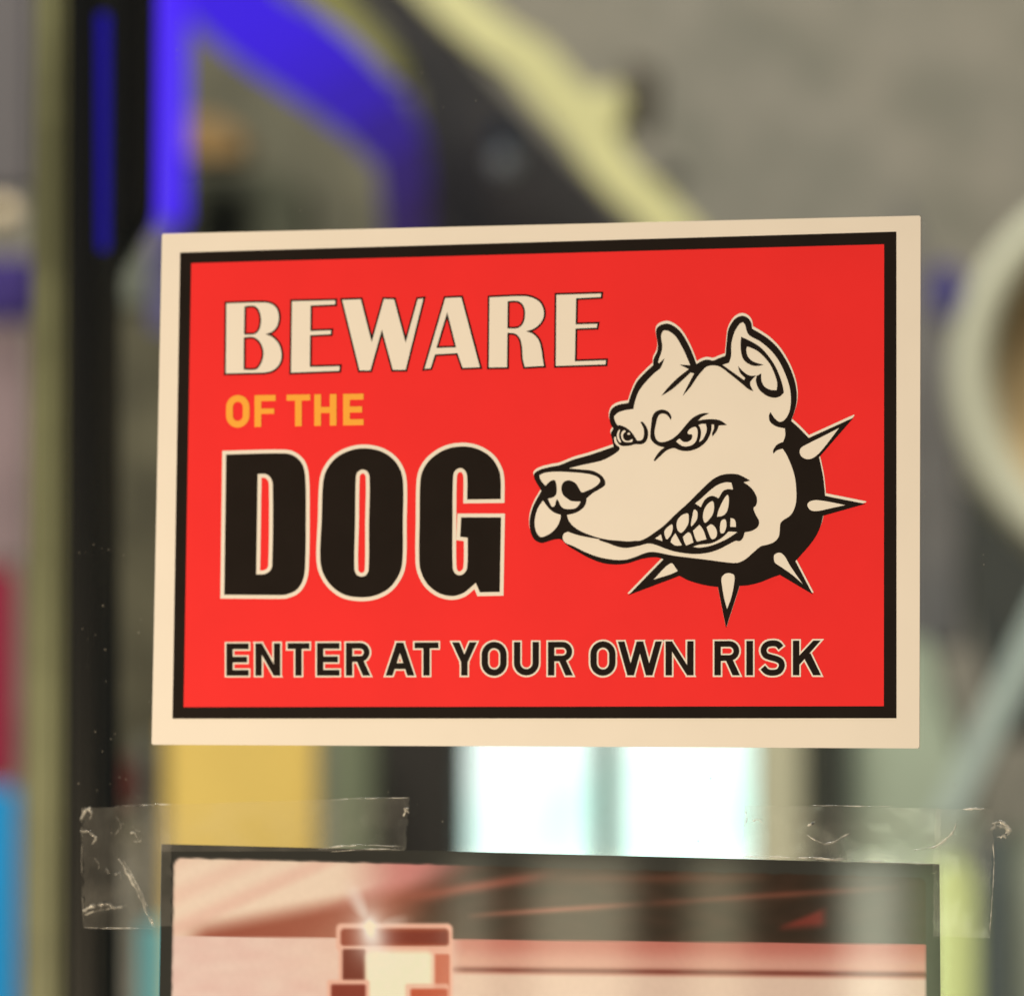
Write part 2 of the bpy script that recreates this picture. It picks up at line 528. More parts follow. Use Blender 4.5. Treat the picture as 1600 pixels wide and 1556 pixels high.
# BEWARE
DARKLINE = INK
K = 1
letter(L([(70,172,K),(370,165),(432,182),(468,222),(480,285),(465,350),(428,392),(375,412,K),(430,435),(480,490),(500,560),(495,620),(465,670),(420,700),(365,712,K),(65,718,K)], c1),
       [L([(212,195,K),(280,190),(318,215),(338,270),(340,325),(325,380),(298,408),(268,415),(208,415,K)], c1),
        L([(206,437,K),(280,435),(330,470),(358,540),(355,600),(330,660),(298,688),(205,690,K)], c1)], WHITE, DARKLINE, 2.9)
letter(L([(582,155),(920,148),(920,180),(728,188),(726,388),(888,382),(885,412),(724,420),(722,668),(955,662),(952,698),(575,712)], c1, False), [], WHITE, DARKLINE, 2.9)
letter(L([(975,145),(1120,140),(1205,475),(1300,138),(1380,140),(1470,480),(1565,138),(1608,134),(1470,690),(1370,690),(1285,375),(1195,695),(1110,695)], c1, False), [], WHITE, DARKLINE, 2.9)
letter(L([(280,130),(405,125),(550,670),(415,675),(375,560),(200,570),(165,678),(118,682)], c2, False), [L([(295,240),(365,515),(210,520)], c2, False)], WHITE, DARKLINE, 2.9)
letter(L([(625,125,K),(890,115),(960,128),(1020,165),(1048,225),(1045,285),(1010,340),(965,372),(910,390,K),(965,410),(1010,460),(1030,530),(1040,600),(1050,660,K),(900,668,K),(885,600),(880,520),(865,450),(830,410),(765,400,K),(762,670,K),(620,672,K)], c2),
       [L([(767,155,K),(835,152),(875,170),(900,215),(900,290),(880,340),(845,365),(765,368,K)], c2)], WHITE, DARKLINE, 2.9)
letter(L([(1148,105),(1497,95),(1495,122),(1302,132),(1298,336),(1468,331),(1462,362),(1297,368),(1292,624),(1535,616),(1532,648),(1143,660)], c2, False), [], WHITE, DARKLINE, 2.9)

# DOG
letter(L([(80,103,K),(390,97),(440,110),(482,150),(500,215),(504,400),(500,700),(488,770),(455,822),(400,847),(360,850,K),(70,848,K)], c3),
       [L([(248,207,K),(290,207),(316,225),(328,265),(325,690),(314,720),(285,738),(240,740,K)], c3)], INK, WHITE, 6)
letter(L([(810,70),(900,85),(970,130),(1010,195),(1022,270),(1020,460),(1018,660),(1002,735),(950,810),(880,850),(800,862),(710,848),(640,800),(595,730),(580,650),(588,450),(595,260),(612,190),(660,125),(730,85)], c3),
       [L([(806,183),(830,192),(843,222),(840,470),(838,715),(825,743),(800,752),(775,742),(762,712),(766,460),(770,222),(780,195)], c3)], INK, WHITE, 6)
letter(L([(1540,340,K),(1540,240),(1530,185),(1490,120),(1420,75),(1340,60),(1250,75),(1170,125),(1125,190),(1112,260),(1109,450),(1107,650),(1115,720),(1150,790),(1210,838),(1280,855),(1340,840),(1385,805),(1408,785,K),(1430,835,K),(1535,833,K),(1542,437,K),(1330,437,K),(1325,540,K),(1365,545,K),(1362,705),(1345,735),(1322,745),(1298,735),(1285,705),(1284,450),(1287,222),(1297,190),(1325,175),(1350,187),(1362,218),(1362,342,K)], c3), [], INK, WHITE, 6)

# plain sans letters built from strokes
def arc(cx, cy, rx, ry, a0, a1, n=10):
    return [(cx + rx * math.cos(math.radians(a0 + (a1 - a0) * i / n)), cy + ry * math.sin(math.radians(a0 + (a1 - a0) * i / n))) for i in range(n + 1)]

def R4(a, b, c, d):
    return [(a, b), (c, b), (c, d), (a, d)]

def glyph(ch, x0, x1, y0, y1, w):
    h = y1 - y0; wd = x1 - x0; g = w * 0.5; t = w * 0.9
    xm = (x0 + x1) / 2
    if ch in 'EF':
        r = [R4(x0, y0, x0 + w, y1), R4(x0, y0, x1, y0 + t), R4(x0, y0 + h * .5 - t / 2 - (0 if ch == 'E' else -1), x1 - wd * .07, y0 + h * .5 + t / 2)]
        if ch == 'E': r.append(R4(x0, y1 - t, x1, y1))
        return r
    if ch == 'H':
        return [R4(x0, y0, x0 + w, y1), R4(x1 - w, y0, x1, y1), R4(x0, y0 + h / 2 - t / 2, x1, y0 + h / 2 + t / 2)]
    if ch == 'I':
        return [R4(x0, y0, x1, y1)]
    if ch == 'T':
        return [R4(x0, y0, x1, y0 + t), R4(xm - g, y0, xm + g, y1)]
    if ch == 'N':
        return [R4(x0, y0, x0 + w, y1), R4(x1 - w, y0, x1, y1), [(x0, y0), (x0 + w, y0), (x1, y1), (x1 - w, y1)]]
    if ch == 'A':
        k = w * 1.08
        return [[(xm - k / 2, y0), (xm + k / 2, y0), (x0 + k, y1), (x0, y1)], [(xm - k / 2, y0), (xm + k / 2, y0), (x1, y1), (x1 - k, y1)],
                [(xm - wd * .24, y0 + h * .62), (xm + wd * .24, y0 + h * .62), (xm + wd * .3, y0 + h * .8), (xm - wd * .3, y0 + h * .8)]]
    if ch == 'Y':
        k = w * 1.12; ym = y0 + h * .6
        return [R4(xm - g, ym - h * .1, xm + g, y1), [(x0, y0), (x0 + k, y0), (xm + g, ym), (xm - g, ym)], [(x1 - k, y0), (x1, y0), (xm + g, ym), (xm - g, ym)]]
    if ch == 'W':
        k = w * 1.02; a = x0 + wd * .29; b_ = x1 - wd * .29
        return [[(x0, y0), (x0 + k, y0), (a + k * .5, y1), (a - k * .5, y1)], [(xm - k * .5, y0), (xm + k * .5, y0), (a + k * .5, y1), (a - k * .5, y1)],
                [(xm - k * .5, y0), (xm + k * .5, y0), (b_ + k * .5, y1), (b_ - k * .5, y1)], [(x1 - k, y0), (x1, y0), (b_ + k * .5, y1), (b_ - k * .5, y1)]]
    if ch == 'O':
        rx = wd / 2 - g; ry = rx * 1.05
        pts = arc(xm, y0 + g + ry, rx, ry, 180, 360, 12) + arc(xm, y1 - g - ry, rx, ry, 0, 180, 12)
        return stroke(pts, w, True)
    if ch == 'U':
        rx = wd / 2 - g
        pts = [(x0 + g, y0)] + arc(xm, y1 - g - rx, rx, rx, 180, 0, 12) + [(x1 - g, y0)]
        return stroke(pts, w)
    if ch == 'R':
        bh = h * .58; r = (bh - t) / 2
        cy = y0 + g * .9 + r; cx = x1 - g - r * .98 - wd * .02
        pts = [(x0 + g, y0 + t / 2)] + arc(cx, cy, r, r, -90, 90, 10) + [(x0 + g, y0 + t / 2 + 2 * r)]
        return [R4(x0, y0, x0 + w, y1)] + stroke(pts, t) + [[(xm - w * .35, y0 + bh - t * .5), (xm + w * .72, y0 + bh - t * .5), (x1, y1), (x1 - w * 1.15, y1)]]
    if ch == 'K':
        k = w * 1.2
        return [R4(x0, y0, x0 + w, y1), [(x1 - k, y0), (x1 - wd * .01, y0), (x0 + w * .9, y0 + h * .72), (x0 + w * .9, y0 + h * .45)],
                [(x0 + wd * .38, y0 + h * .48), (x0 + wd * .62, y0 + h * .36), (x1, y1), (x1 - k, y1)]]
    if ch == 'S':
        X0, X1, Y0, Y1 = x0 + g, x1 - g, y0 + g * .9, y1 - g * .9
        c = [(.96, .15), (.78, .03), (.5, 0), (.18, .05), (.02, .22), (.12, .40), (.42, .48), (.7, .53), (.94, .62), (1.0, .78), (.84, .95), (.5, 1.0), (.2, .96), (-.02, .82)]
        return stroke(spl([(X0 + (X1 - X0) * a, Y0 + (Y1 - Y0) * b) for a, b in c], False, 3), w * .93)

def sans(text, xs, ya, yb, w, fill, rim, d):
    """letters at the given extents; ya/yb give the cap line and base line as (x, y) pairs"""
    def at(line, x):
        (xa, va), (xb, vb) = line
        return va + (vb - va) * (x - xa) / (xb - xa)
    for ch, (x0, x1) in zip(text, xs):
        xm = (x0 + x1) / 2
        y0, y1 = at(ya, xm), at(yb, xm)
        if ch in 'OS': y0 -= .6; y1 += .6
        pieces = glyph(ch, x0, x1, y0, y1, w)
        sl_t = (ya[1][1] - ya[0][1]) / (ya[1][0] - ya[0][0])
        sl_b = (yb[1][1] - yb[0][1]) / (yb[1][0] - yb[0][0])
        pieces = [[(x, y + (x - xm) * (sl_t + (sl_b - sl_t) * (y - y0) / (y1 - y0))) for x, y in p] for p in pieces]
        o = printed('letter', pieces, [], 3, fill, sign)
        if rim:
            more = list(pieces)
            for p in pieces: more += grow(ccw(p), d)
            printed('letter_outline', more, [], 2, rim, o)

sans('OFTHE', [(353.6, 390), (398, 431), (448, 485), (491.4, 526), (536.4, 568.3)], ((353, 618.3), (568, 615.2)), ((353, 668), (568, 664.3)), 10.4, YELLOW, None, 0)
sans('ENTERATYOUROWNRISK',
     [(353.9, 388.8), (399.2, 438.1), (449.4, 483.7), (495.4, 530.6), (540.7, 578.7), (602.6, 647.6), (647.9, 685.3), (706.5, 745), (752.6, 791.8), (803.1, 842.2), (856.3, 895.3),
      (922.5, 961.9), (965.6, 1034.4), (1040, 1083.8), (1116.3, 1156.3), (1166.3, 1176.6), (1187.5, 1226.6), (1239, 1282.8)],
     ((353, 1005.2), (1283, 1000.6)), ((353, 1055.6), (1283, 1054.8)), 10.0, INK, WHITE, 2.5)

# ------------------------------------------------------------------ the dog's head
sil = (cA([(1140,265),(1152,233),(1185,210),(1240,200),(1300,225),(1360,280),(1420,380),(1460,470),(1490,552,K)])
     + cB([(90,525),(140,512),(190,520),(240,500),(298,478,K),(305,400),(312,320),(322,255),(345,205),(385,155),(440,132),(490,150),(520,190),(530,245,K),(600,285),(680,340),(760,420),(820,510),(865,600),(900,700),(917,800),(912,900),(890,980),(868,1045,K),(940,1110),(1020,1192,K),(1410,1015,K),(1110,1360,K)])
     + cD([(1128,50),(1147,150),(1158,250),(1162,305,K),(1512,375,K),(1145,478,K),(1125,560),(1085,650),(1030,730),(960,810),(905,872,K),(1054,1158,K),(770,990,K),(700,1015),(600,1055),(500,1080),(420,1086,K),(303,1450,K),(232,1095,K),(150,1085),(60,1065),(-20,1040)])
     + cC([(1390,1135),(1345,1110,K),(900,1278,K),(1205,965,K),(1150,950),(1080,952),(1000,968),(900,1000),(800,1012),(680,1000),(560,955),(450,895),(370,845),(325,800),(295,790),(230,802),(150,825),(90,800),(55,740),(42,660),(50,580),(80,490),(130,400),(145,372,K),(120,330),(86,270),(82,225),(130,190),(220,165),(300,150),(420,102),(560,62),(680,22)])
     + cA([(772,1268,K),(755,1190),(748,1150),(770,1110,K),(745,1070),(735,1000),(755,940),(810,905),(900,888,K),(925,810),(970,710),(1040,630),(1115,560,K),(1118,510),(1150,440),(1155,380),(1145,320)]))
sil = spl(sil, True, 4)
face = (cA([(1186,300),(1205,262),(1250,265),(1310,310),(1360,390),(1400,470),(1435,555,K),(1445,600,K),(1500,640,K)])
      + cB([(100,600,K),(140,572),(190,562),(240,566),(330,540,K),(348,480),(350,380),(375,280),(420,205),(450,190),(470,215),(485,270),(510,305),(600,355),(690,430),(760,520),(810,620),(850,730),(866,830),(862,920),(845,985),(810,1035),(770,1052),(725,1020),(688,965,K),(676,1000),(685,1050),(735,1090),(815,1110,K),(817,1170),(800,1225,K),(745,1250),(712,1300),(715,1330,K),(745,1300),(795,1285,K),(830,1340),(870,1430)])
      + cD([(898,130),(912,230),(912,350),(890,430),(855,480),(800,515),(775,545),(770,600),(760,660),(720,705),(660,728),(605,742),(540,795),(470,855),(400,885),(300,880),(150,860),(0,842)])
      + cC([(1300,935),(1120,902),(1050,910),(960,945),(870,970),(760,968),(640,945),(520,900),(420,850)])
      + cG([(650,1420),(605,1340),(630,1262),(690,1235,K),(680,940,K),(760,925),(860,890),(960,820),(1010,740),(1020,655,K),(1130,560),(1250,490),(1335,430),(1345,370),(1310,290),(1220,215),(1100,168),(900,150),(715,132,K),(900,84),(1100,42),(1290,-5)])
      + cF([(150,1440),(300,1350),(420,1260),(455,1190),(430,1130),(350,1070),(300,980),(285,880),(300,830,K),(345,830,K),(340,700),(335,560),(390,482,K),(340,400),(300,300),(290,220),(330,160),(430,85),(600,28)])
      + cA([(945,940,K),(955,890),(985,800),(1040,720),(1128,628),(1180,585),(1215,500,K),(1165,545,K),(1160,530),(1190,440),(1195,390),(1188,340)]))
face = spl(face, True, 4)
emblem = printed('dog_emblem', [sil], [], 3, INK, sign)
tag(emblem, 'black line drawing of a snarling dog head with spiked collar')
shift = [(x + 0.3, y - 3.4) for x, y in sil]
printed('light_rim', [shift] + grow(shift, 1.1), [], 2, WHITE, emblem)
printed('face', [face], [], 4, WHITE, emblem)

def ink(name, pts, c, smooth=True):
    return printed(name, [spl(c(pts), True, 4)], [], 5, INK, emblem)
def light(name, pts, c):
    return printed(name, [spl(c(pts), True, 4)], [], 6, WHITE, emblem)

ink('wrinkle_line', [(1345,556,K),(1440,562,K),(1500,560),(1560,590,K),(1500,660),(1440,750),(1370,830,K),(1410,750),(1472,632,K),(1440,625,K),(1360,700),(1280,770),(1185,830,K),(1240,760),(1330,670),(1425,595,K)], cA)
ink('ear_base_line', [(195,555,K),(245,545),(330,600),(400,650),(460,692,K),(470,672,K),(425,625),(408,568,K),(450,615),(505,650),(565,652,K),(530,685),(512,715),(520,750),(540,785,K),(500,770),(440,720),(340,640),(260,580)], cB)
ink('ear_fold', [(435,315,K),(520,355),(600,405),(670,480),(730,570),(770,660),(795,740),(805,800,K),(770,832),(715,843),(650,822),(590,770),(563,700),(568,655,K),(608,632,K),(610,690),(635,745),(690,775),(743,778,K),(748,720),(730,650),(690,560),(640,495),(580,440),(520,410),(485,402),(480,440),(495,490),(540,530),(632,558,K),(560,568),(500,550),(455,510),(435,450),(430,380)], cB)
ink('eye', [(555,360,K),(520,310),(470,260),(410,245),(350,265),(315,320),(285,440),(262,560),(270,650),(310,730),(380,755),(460,745),(560,705),(650,640),(720,570),(820,450),(920,340),(1020,275),(1130,238),(1240,240,K),(1180,270),(1100,310),(1040,370,K),(1150,352),(1290,345),(1410,360),(1490,400),(1555,450,K),(1410,458,K),(1370,560),(1295,655,K),(1290,600),(1320,520),(1325,440,K),(1280,440,K),(1275,540),(1240,650),(1170,760),(1060,850),(940,900),(810,915),(700,895),(630,865),(560,870),(470,910),(380,990),(270,1095,K),(245,1080,K),(290,1000),(370,900),(440,850,K),(330,820),(240,760),(190,680),(190,560),(205,420),(220,310),(270,220),(350,180),(430,178),(510,215),(560,300)], cE)
light('eye_white', [(650,745,K),(705,695),(740,720),(770,745),(830,755),(890,735),(930,690),(940,640),(925,615),(880,615),(855,590),(875,540),(930,500),(1000,485),(1030,540),(1030,640),(1000,740),(940,800),(860,828),(770,825),(700,785)], cE)
light('eye_white', [(1050,450,K),(1110,430),(1180,430,K),(1195,530),(1170,620),(1120,710),(1060,755,K),(1090,650),(1095,570),(1075,490)], cE)
ink('eye', [(330,520),(400,480),(500,490),(620,540),(740,620),(860,750),(930,860),(980,945,K),(1080,945),(1150,900),(1190,800),(1195,680),(1170,540),(1110,430),(1090,390),(1140,370),(1230,470),(1300,600),(1320,750),(1300,880),(1240,990),(1150,1050),(1060,1060),(920,1058),(800,1095),(650,1110),(520,1105),(430,1050),(365,950),(345,830),(330,680)], cF)
light('eye_white', [(445,610),(470,630),(440,740),(445,850),(500,990),(480,1010),(420,950),(380,850),(385,720)], cF)
light('eye_white', [(570,640),(630,640),(640,670),(590,720),(560,790),(570,870),(620,930),(680,955),(760,945),(830,900),(855,930),(830,985),(700,995),(610,985),(540,920),(505,830),(510,720)], cF)
light('eye_glint', [(690,740),(720,710),(770,720),(770,760),(710,765)], cF)
mouth = (cG([(680,935,K),(700,1020),(760,1110),(860,1190),(1000,1260),(1200,1330),(1400,1372)]) + cC([(806,804),(900,811),(960,806)])
       + cM([(0,878),(80,845),(150,800),(300,690),(450,545),(600,410),(750,260),(900,120),(1000,65),(1100,45),(1220,50),(1310,90),(1380,130,K),(1295,150,K),(1380,210),(1440,290),(1465,370),(1450,440),(1420,470),(1440,540),(1490,640),(1470,710),(1400,755),(1310,775,K),(1285,850),(1245,885),(1200,880),(1100,930),(980,990),(850,1030),(700,1045),(560,1035),(420,1010),(300,970),(180,925),(100,915),(0,940)])
       + cC([(950,858),(880,868),(800,855),(720,825),(645,800)]) + cG([(1250,1365),(1000,1320),(850,1285),(720,1240),(690,1230,K)]))
printed('mouth', [spl(mouth, True, 4)], [], 5, INK, emblem)
light('nose', [(205,250,K),(300,210),(500,190),(750,200),(950,215),(1120,245),(1220,290),(1258,345),(1220,410),(1120,480),(960,550,K),(925,540),(890,480),(840,400),(760,350),(700,340),(630,365),(590,430),(585,520),(620,600),(690,660),(760,700),(920,710,K),(870,790),(810,830),(650,835),(580,790),(540,710),(510,665,K),(490,700),(470,780),(430,800),(400,770),(350,660,K),(440,635),(490,590),(505,500),(495,400),(475,345),(430,335),(370,370),(310,435,K),(250,370),(210,300)], cG)
light('lip', [(265,690,K),(300,740),(370,830),(460,900),(575,940,K),(560,1030),(510,1140),(420,1240),(320,1300),(240,1325),(190,1300),(140,1210),(120,1080),(140,930),(190,800)], cG)
for t in ([(190,850,K),(265,800,K),(285,885,K)],
          [(310,755),(400,675),(412,720),(395,790),(345,860),(325,850)],
          [(465,640),(520,565),(600,540),(612,600),(600,680),(520,780),(470,740)],
          [(680,490),(715,510),(722,560),(710,620),(645,700),(640,670),(660,560)],
          [(790,560),(810,480),(850,420),(910,385),(928,440),(915,540),(870,610),(818,655),(795,620)],
          [(1095,305),(1112,340),(1110,430),(1085,520),(1040,565),(965,580,K),(985,500),(1040,380)],
          [(445,785,K),(525,935,K),(450,940),(385,900,K),(400,850)],
          [(540,830,K),(605,775),(640,800),(670,900,K),(580,940,K),(555,890)],
          [(665,755,K),(745,680,K),(790,740),(835,860,K),(715,890,K),(690,840)],
          [(835,710,K),(890,675),(940,710),(965,780),(950,840),(905,860),(880,830)],
          [(1020,630),(1060,610),(1080,640),(1078,720),(1045,785),(1010,780),(1003,700)],
          [(1135,595,K),(1180,610),(1200,660),(1200,708,K),(1130,705,K)]):
    light('tooth', t, cM)
light('gum', [(690,415,K),(770,350),(880,250),(980,180),(1080,150),(1145,155,K),(1165,240,K),(1100,235),(1040,260),(985,350,K),(920,320),(860,330),(810,370),(780,420),(765,460,K)], cM)
light('lip_line', [(665,955,K),(740,930),(900,910),(1030,840),(1110,765,K),(1220,770,K),(1100,850),(960,915),(850,950),(740,965)], cM)
for pts, c in (([(1285,1105,K),(1130,1305),(1060,1365),(1000,1375),(950,1340),(950,1285),(1010,1245),(1150,1175)], cB),
               ([(1010,385),(1030,355),(1090,342),(1190,355),(1340,385,K),(1200,415),(1110,435),(1040,430)], cD),
               ([(720,850),(725,815),(770,798),(810,825),(860,910),(970,1070,K),(880,990),(780,920),(730,885)], cD),
               ([(265,1020),(290,985),(330,975),(375,995),(370,1090),(345,1200),(313,1285,K),(290,1200),(272,1100)], cD),
               ([(1120,1142,K),(1270,1000),(1330,1068,K),(1270,1095)], cC)):
    light('spike_shine', pts, c)

# ------------------------------------------------------------------ the lower poster (a print held by tape)
def sstep(a, b, x):
    t = min(1, max(0, (x - a) / (b - a)))
    return t * t * (3 - 2 * t)
def mixc(a, b, t):
    return tuple(p + (q - p) * t for p, q in zip(a, b))
def inside(x, y, x0, y0, x1, y1, r=6, s=3.2):
    cx, cy = (x0 + x1) / 2, (y0 + y1) / 2
    dx, dy = abs(x - cx) - (x1 - x0) / 2 + r, abs(y - cy) - (y1 - y0) / 2 + r
    d = math.hypot(max(dx, 0), max(dy, 0)) + min(max(dx, dy), 0) - r
    return 1 - sstep(-s, s, d)
def seg(x, y, xa, ya, xb, yb, w):
    t = min(1, max(0, ((x - xa) * (xb - xa) + (y - ya) * (yb - ya)) / ((xb - xa) ** 2 + (yb - ya) ** 2)))
    return math.exp(-((x - xa - t * (xb - xa)) ** 2 + (y - ya - t * (yb - ya)) ** 2) / (w * w)) * math.sin(math.pi * (.02 + .96 * t)) ** .6
def print_colour(x, y):
    BORD = (58, 53, 43)
    nz = noise.noise(Vector((x * .02, y * .05, 3.1)))
    nf = noise.noise(Vector((x * .12, y * .12, 1.7)))
    yt = 1340 + (x - 272) * 0.026 + 1.6 * noise.noise(Vector((x * .05, 0, 7)))
    xl = 273 - (y - 1340) * 0.018 + 1.2 * noise.noise(Vector((y * .06, 0, 2)))
    yh = 1462 + (x - 272) * 0.011
    # sky
    ray = noise.noise(Vector(((x * .45 + y * 1.0) * .022, 0, 5)))
    sky = mixc((240, 206, 172), (222, 150, 128), sstep(-.05, .4, ray) * .85)
    sky = mixc(sky, (206, 126, 112), sstep(520, 640, x))
    sky = mixc(sky, (120, 62, 44), .8 * math.exp(-(((x - 670) / 60) ** 2 + ((y - 1424) / 18) ** 2)))
    wedge = 1452 - (x - 272) * 0.19
    dw = sstep(wedge - 14, wedge + 26, y)
    sky = mixc(sky, (150, 72, 50), dw * sstep(272, 330, x) * .95)
    dark = mixc((46, 34, 22), (66, 44, 30), .5 + .5 * nz)
    k = sstep(600, 730, x + (y - 1400) * .9)
    sky = mixc(sky, dark, k)
    sky = mixc(sky, (190, 92, 70), min(1, seg(x, y, 640, 1402, 860, 1366, 9) * .6))
    sky = mixc(sky, (196, 110, 84), min(1, seg(x, y, 735, 1430, 1000, 1412, 5) * .62))
    sky = mixc(sky, (176, 92, 66), min(1, seg(x, y, 1000, 1412, 1400, 1386, 5.5) * .42))
    sky = mixc(sky, (120, 66, 44), min(1, seg(x, y, 860, 1372, 1200, 1372, 8) * .5))
    tri = sstep(1210, 1226, x) * (1 - sstep(1278, 1298, x)) * sstep(-7, 7, y - (1450 - (x - 1214) * .42)) * (1 - sstep(-9, 9, y - (1450 - (x - 1214) * .06)))
    sky = mixc(sky, (168, 58, 44), tri * .6)
    # ground
    g = mixc((236, 200, 174), (228, 180, 158), .5 + .5 * nz)
    r = sstep(690, 730, x)
    band = (196, 112, 92)
    g2 = mixc(band, (214, 150, 124), sstep(yh + 4, yh + 38, y))
    g2 = mixc(g2, (226, 188, 158), sstep(yh + 50, yh + 58, y))
    g2 = mixc(g2, (116, 50, 36), math.exp(-((y - yh - 47) / 4.5) ** 2) * .85)
    g = mixc(g, g2, r)
    c = mixc(sky, g, sstep(yh - 1.5, yh + 1.5, y))
    c = mixc(c, (250, 206, 160), .55 * math.exp(-math.hypot((x - 600) / 100, (y - 1490) / 60)))
    # a lamp house with a bright core
    LT, BR, CORE = (238, 176, 144), (150, 70, 46), (244, 230, 186)
    c = mixc(c, LT, inside(x, y, 526, 1442, 708, 1486, 9))
    c = mixc(c, BR, inside(x, y, 533, 1450, 702, 1478, 7))
    c = mixc(c, (120, 48, 34), inside(x, y, 594, 1455, 700, 1473, 5, 4) * .6)
    c = mixc(c, LT, inside(x, y, 530, 1478, 708, 1700, 4))
    c = mixc(c, (122, 58, 40), inside(x, y, 536, 1482, 572, 1538, 4, 3))
    c = mixc(c, (206, 112, 80), inside(x, y, 680, 1490, 703, 1700, 3, 3))
    c = mixc(c, CORE, inside(x, y, 572, 1486, 676, 1700, 10, 7))
    c = mixc(c, LT, inside(x, y, 512, 1530, 578, 1700, 5))
    c = mixc(c, (140, 62, 44), inside(x, y, 518, 1537, 572, 1700, 4))
    c = mixc(c, LT, inside(x, y, 634, 1536, 702, 1700, 5) * .8)
    c = mixc(c, (198, 92, 60), inside(x, y, 642, 1544, 700, 1700, 4))
    gl = .95 * math.exp(-math.hypot((x - 578) / 17, (y - 1446) / 26)) + .35 * math.exp(-((x - 586) / 24) ** 2 - ((y - 1474) / 30) ** 2)
    gl = max(gl, seg(x, y, 548, 1385, 590, 1465, 14) * .6, seg(x, y, 560, 1446, 640, 1436, 10) * .4)
    c = mixc(c, (252, 236, 214), min(1, gl * 1.15))
    c = tuple(v * (1 + .012 * nf) for v in c)
    m = inside(x, y, xl, yt, 1447, 2100, 12, 2.2)
    return mixc(BORD, c, m)

PY = -0.0006
pc = P(860, 2140, 0)
poster = empty('poster', (pc.x, 0, pc.z), 'black bordered poster with a pink picture, taped under the red sign', 'poster')
pl0, pr0 = (254, 1318.2), (1468, 1349.5)
pl1, pr1 = (240, 2120), (1474, 2130)
def pq(s, t):
    a_ = (pl0[0] + (pr0[0] - pl0[0]) * s, pl0[1] + (pr0[1] - pl0[1]) * s)
    b_ = (pl1[0] + (pr1[0] - pl1[0]) * s, pl1[1] + (pr1[1] - pl1[1]) * s)
    return (a_[0] + (b_[0] - a_[0]) * t, a_[1] + (b_[1] - a_[1]) * t)
paper = principled('poster_paper', (0.7, 0.7, 0.68), 0.6)
corners = [pq(0, 0), pq(1, 0), pq(1, 1), pq(0, 1)]
bm = bmesh.new()
f = bm.faces.new([bm.verts.new((P(u, v, 0).x, PY, P(u, v, 0).z)) for u, v in corners])
r = bmesh.ops.extrude_face_region(bm, geom=[f])
bmesh.ops.translate(bm, verts=[e for e in r['geom'] if isinstance(e, bmesh.types.BMVert)], vec=(0, 0.0005, 0))
bm_obj('sheet', bm, paper, poster)
pm = bpy.data.materials.new('poster_print')
pm.use_nodes = True
nt = pm.node_tree
ca = nt.nodes.new('ShaderNodeVertexColor'); ca.layer_name = 'print'
pb = nt.nodes['Principled BSDF']
nt.links.new(ca.outputs['Color'], pb.inputs['Base Color'])
pb.inputs['Roughness'].default_value = 0.05
pb.inputs['Specular IOR Level'].default_value = 0.5
nx = 420
ts = [i / 95 * 0.31 for i in range(96)] + [0.31 + 0.69 * i / 40 for i in range(1, 41)]
vs, cols, fs = [], [], []
LIGHT = (1.0, 0.76, 0.50)
for t in ts:
    for i in range(nx + 1):
        u, v = pq(i / nx, t)
        p = P(u, v, 0)
        vs.append((p.x, PY - 0.0001, p.z))
        c = lin(tuple(min(255, max(0, q)) for q in print_colour(u, v)))
        cols.append([min(.85, q / l * .84) for q, l in zip(c, LIGHT)] + [1])
for j in range(len(ts) - 1):
    for i in range(nx):
        a_ = j * (nx + 1) + i
        fs.append([a_, a_ + nx + 1, a_ + nx + 2, a_ + 1])
pp = mesh_obj('printed_picture', vs, fs, pm, poster)
at_ = pp.data.color_attributes.new('print', 'FLOAT_COLOR', 'POINT')
at_.data.foreach_set('color', [q for c in cols for q in c])

# ------------------------------------------------------------------ clear tape
def tape_material(name, haze, crease):
    m = bpy.data.materials.new(name)
    m.use_nodes = True
    nt = m.node_tree
    nt.nodes.clear()
    out = nt.nodes.new('ShaderNodeOutputMaterial')
    tr = nt.nodes.new('ShaderNodeBsdfTransparent')
    df = nt.nodes.new('ShaderNodeBsdfDiffuse'); df.inputs['Color'].default_value = (.8, .82, .8, 1)
    gl = nt.nodes.new('ShaderNodeBsdfGlossy'); gl.inputs['Roughness'].default_value = 0.12
    m1 = nt.nodes.new('ShaderNodeMixShader'); m1.inputs[0].default_value = haze
    m2 = nt.nodes.new('ShaderNodeMixShader')
    fr = nt.nodes.new('ShaderNodeFresnel'); fr.inputs['IOR'].default_value = 1.45
    nt.links.new(tr.outputs[0], m1.inputs[1]); nt.links.new(df.outputs[0], m1.inputs[2])
    nt.links.new(fr.outputs[0], m2.inputs[0]); nt.links.new(m1.outputs[0], m2.inputs[1]); nt.links.new(gl.outputs[0], m2.inputs[2])
    tc = nt.nodes.new('ShaderNodeTexCoord')
    n = nt.nodes.new('ShaderNodeTexNoise'); n.inputs['Scale'].default_value = crease or 55; n.inputs['Detail'].default_value = 3
    nt.links.new(tc.outputs['Object'], n.inputs['Vector'])
    r = nt.nodes.new('ShaderNodeMapRange'); r.inputs[1].default_value = .35; r.inputs[2].default_value = .8
    r.inputs[3].default_value = haze * (.1 if crease else .45); r.inputs[4].default_value = haze * (3.0 if crease else 1.7)
    nt.links.new(n.outputs['Fac'], r.inputs[0]); nt.links.new(r.outputs[0], m1.inputs[0])
    nt.links.new(m2.outputs[0], out.inputs['Surface'])
    return m
TAPE = tape_material('clear_tape', 0.06, 0)
CREASE = tape_material('tape_crease', 0.27, 230)  # whitened folds; the pale scatter also stands in for their highlights

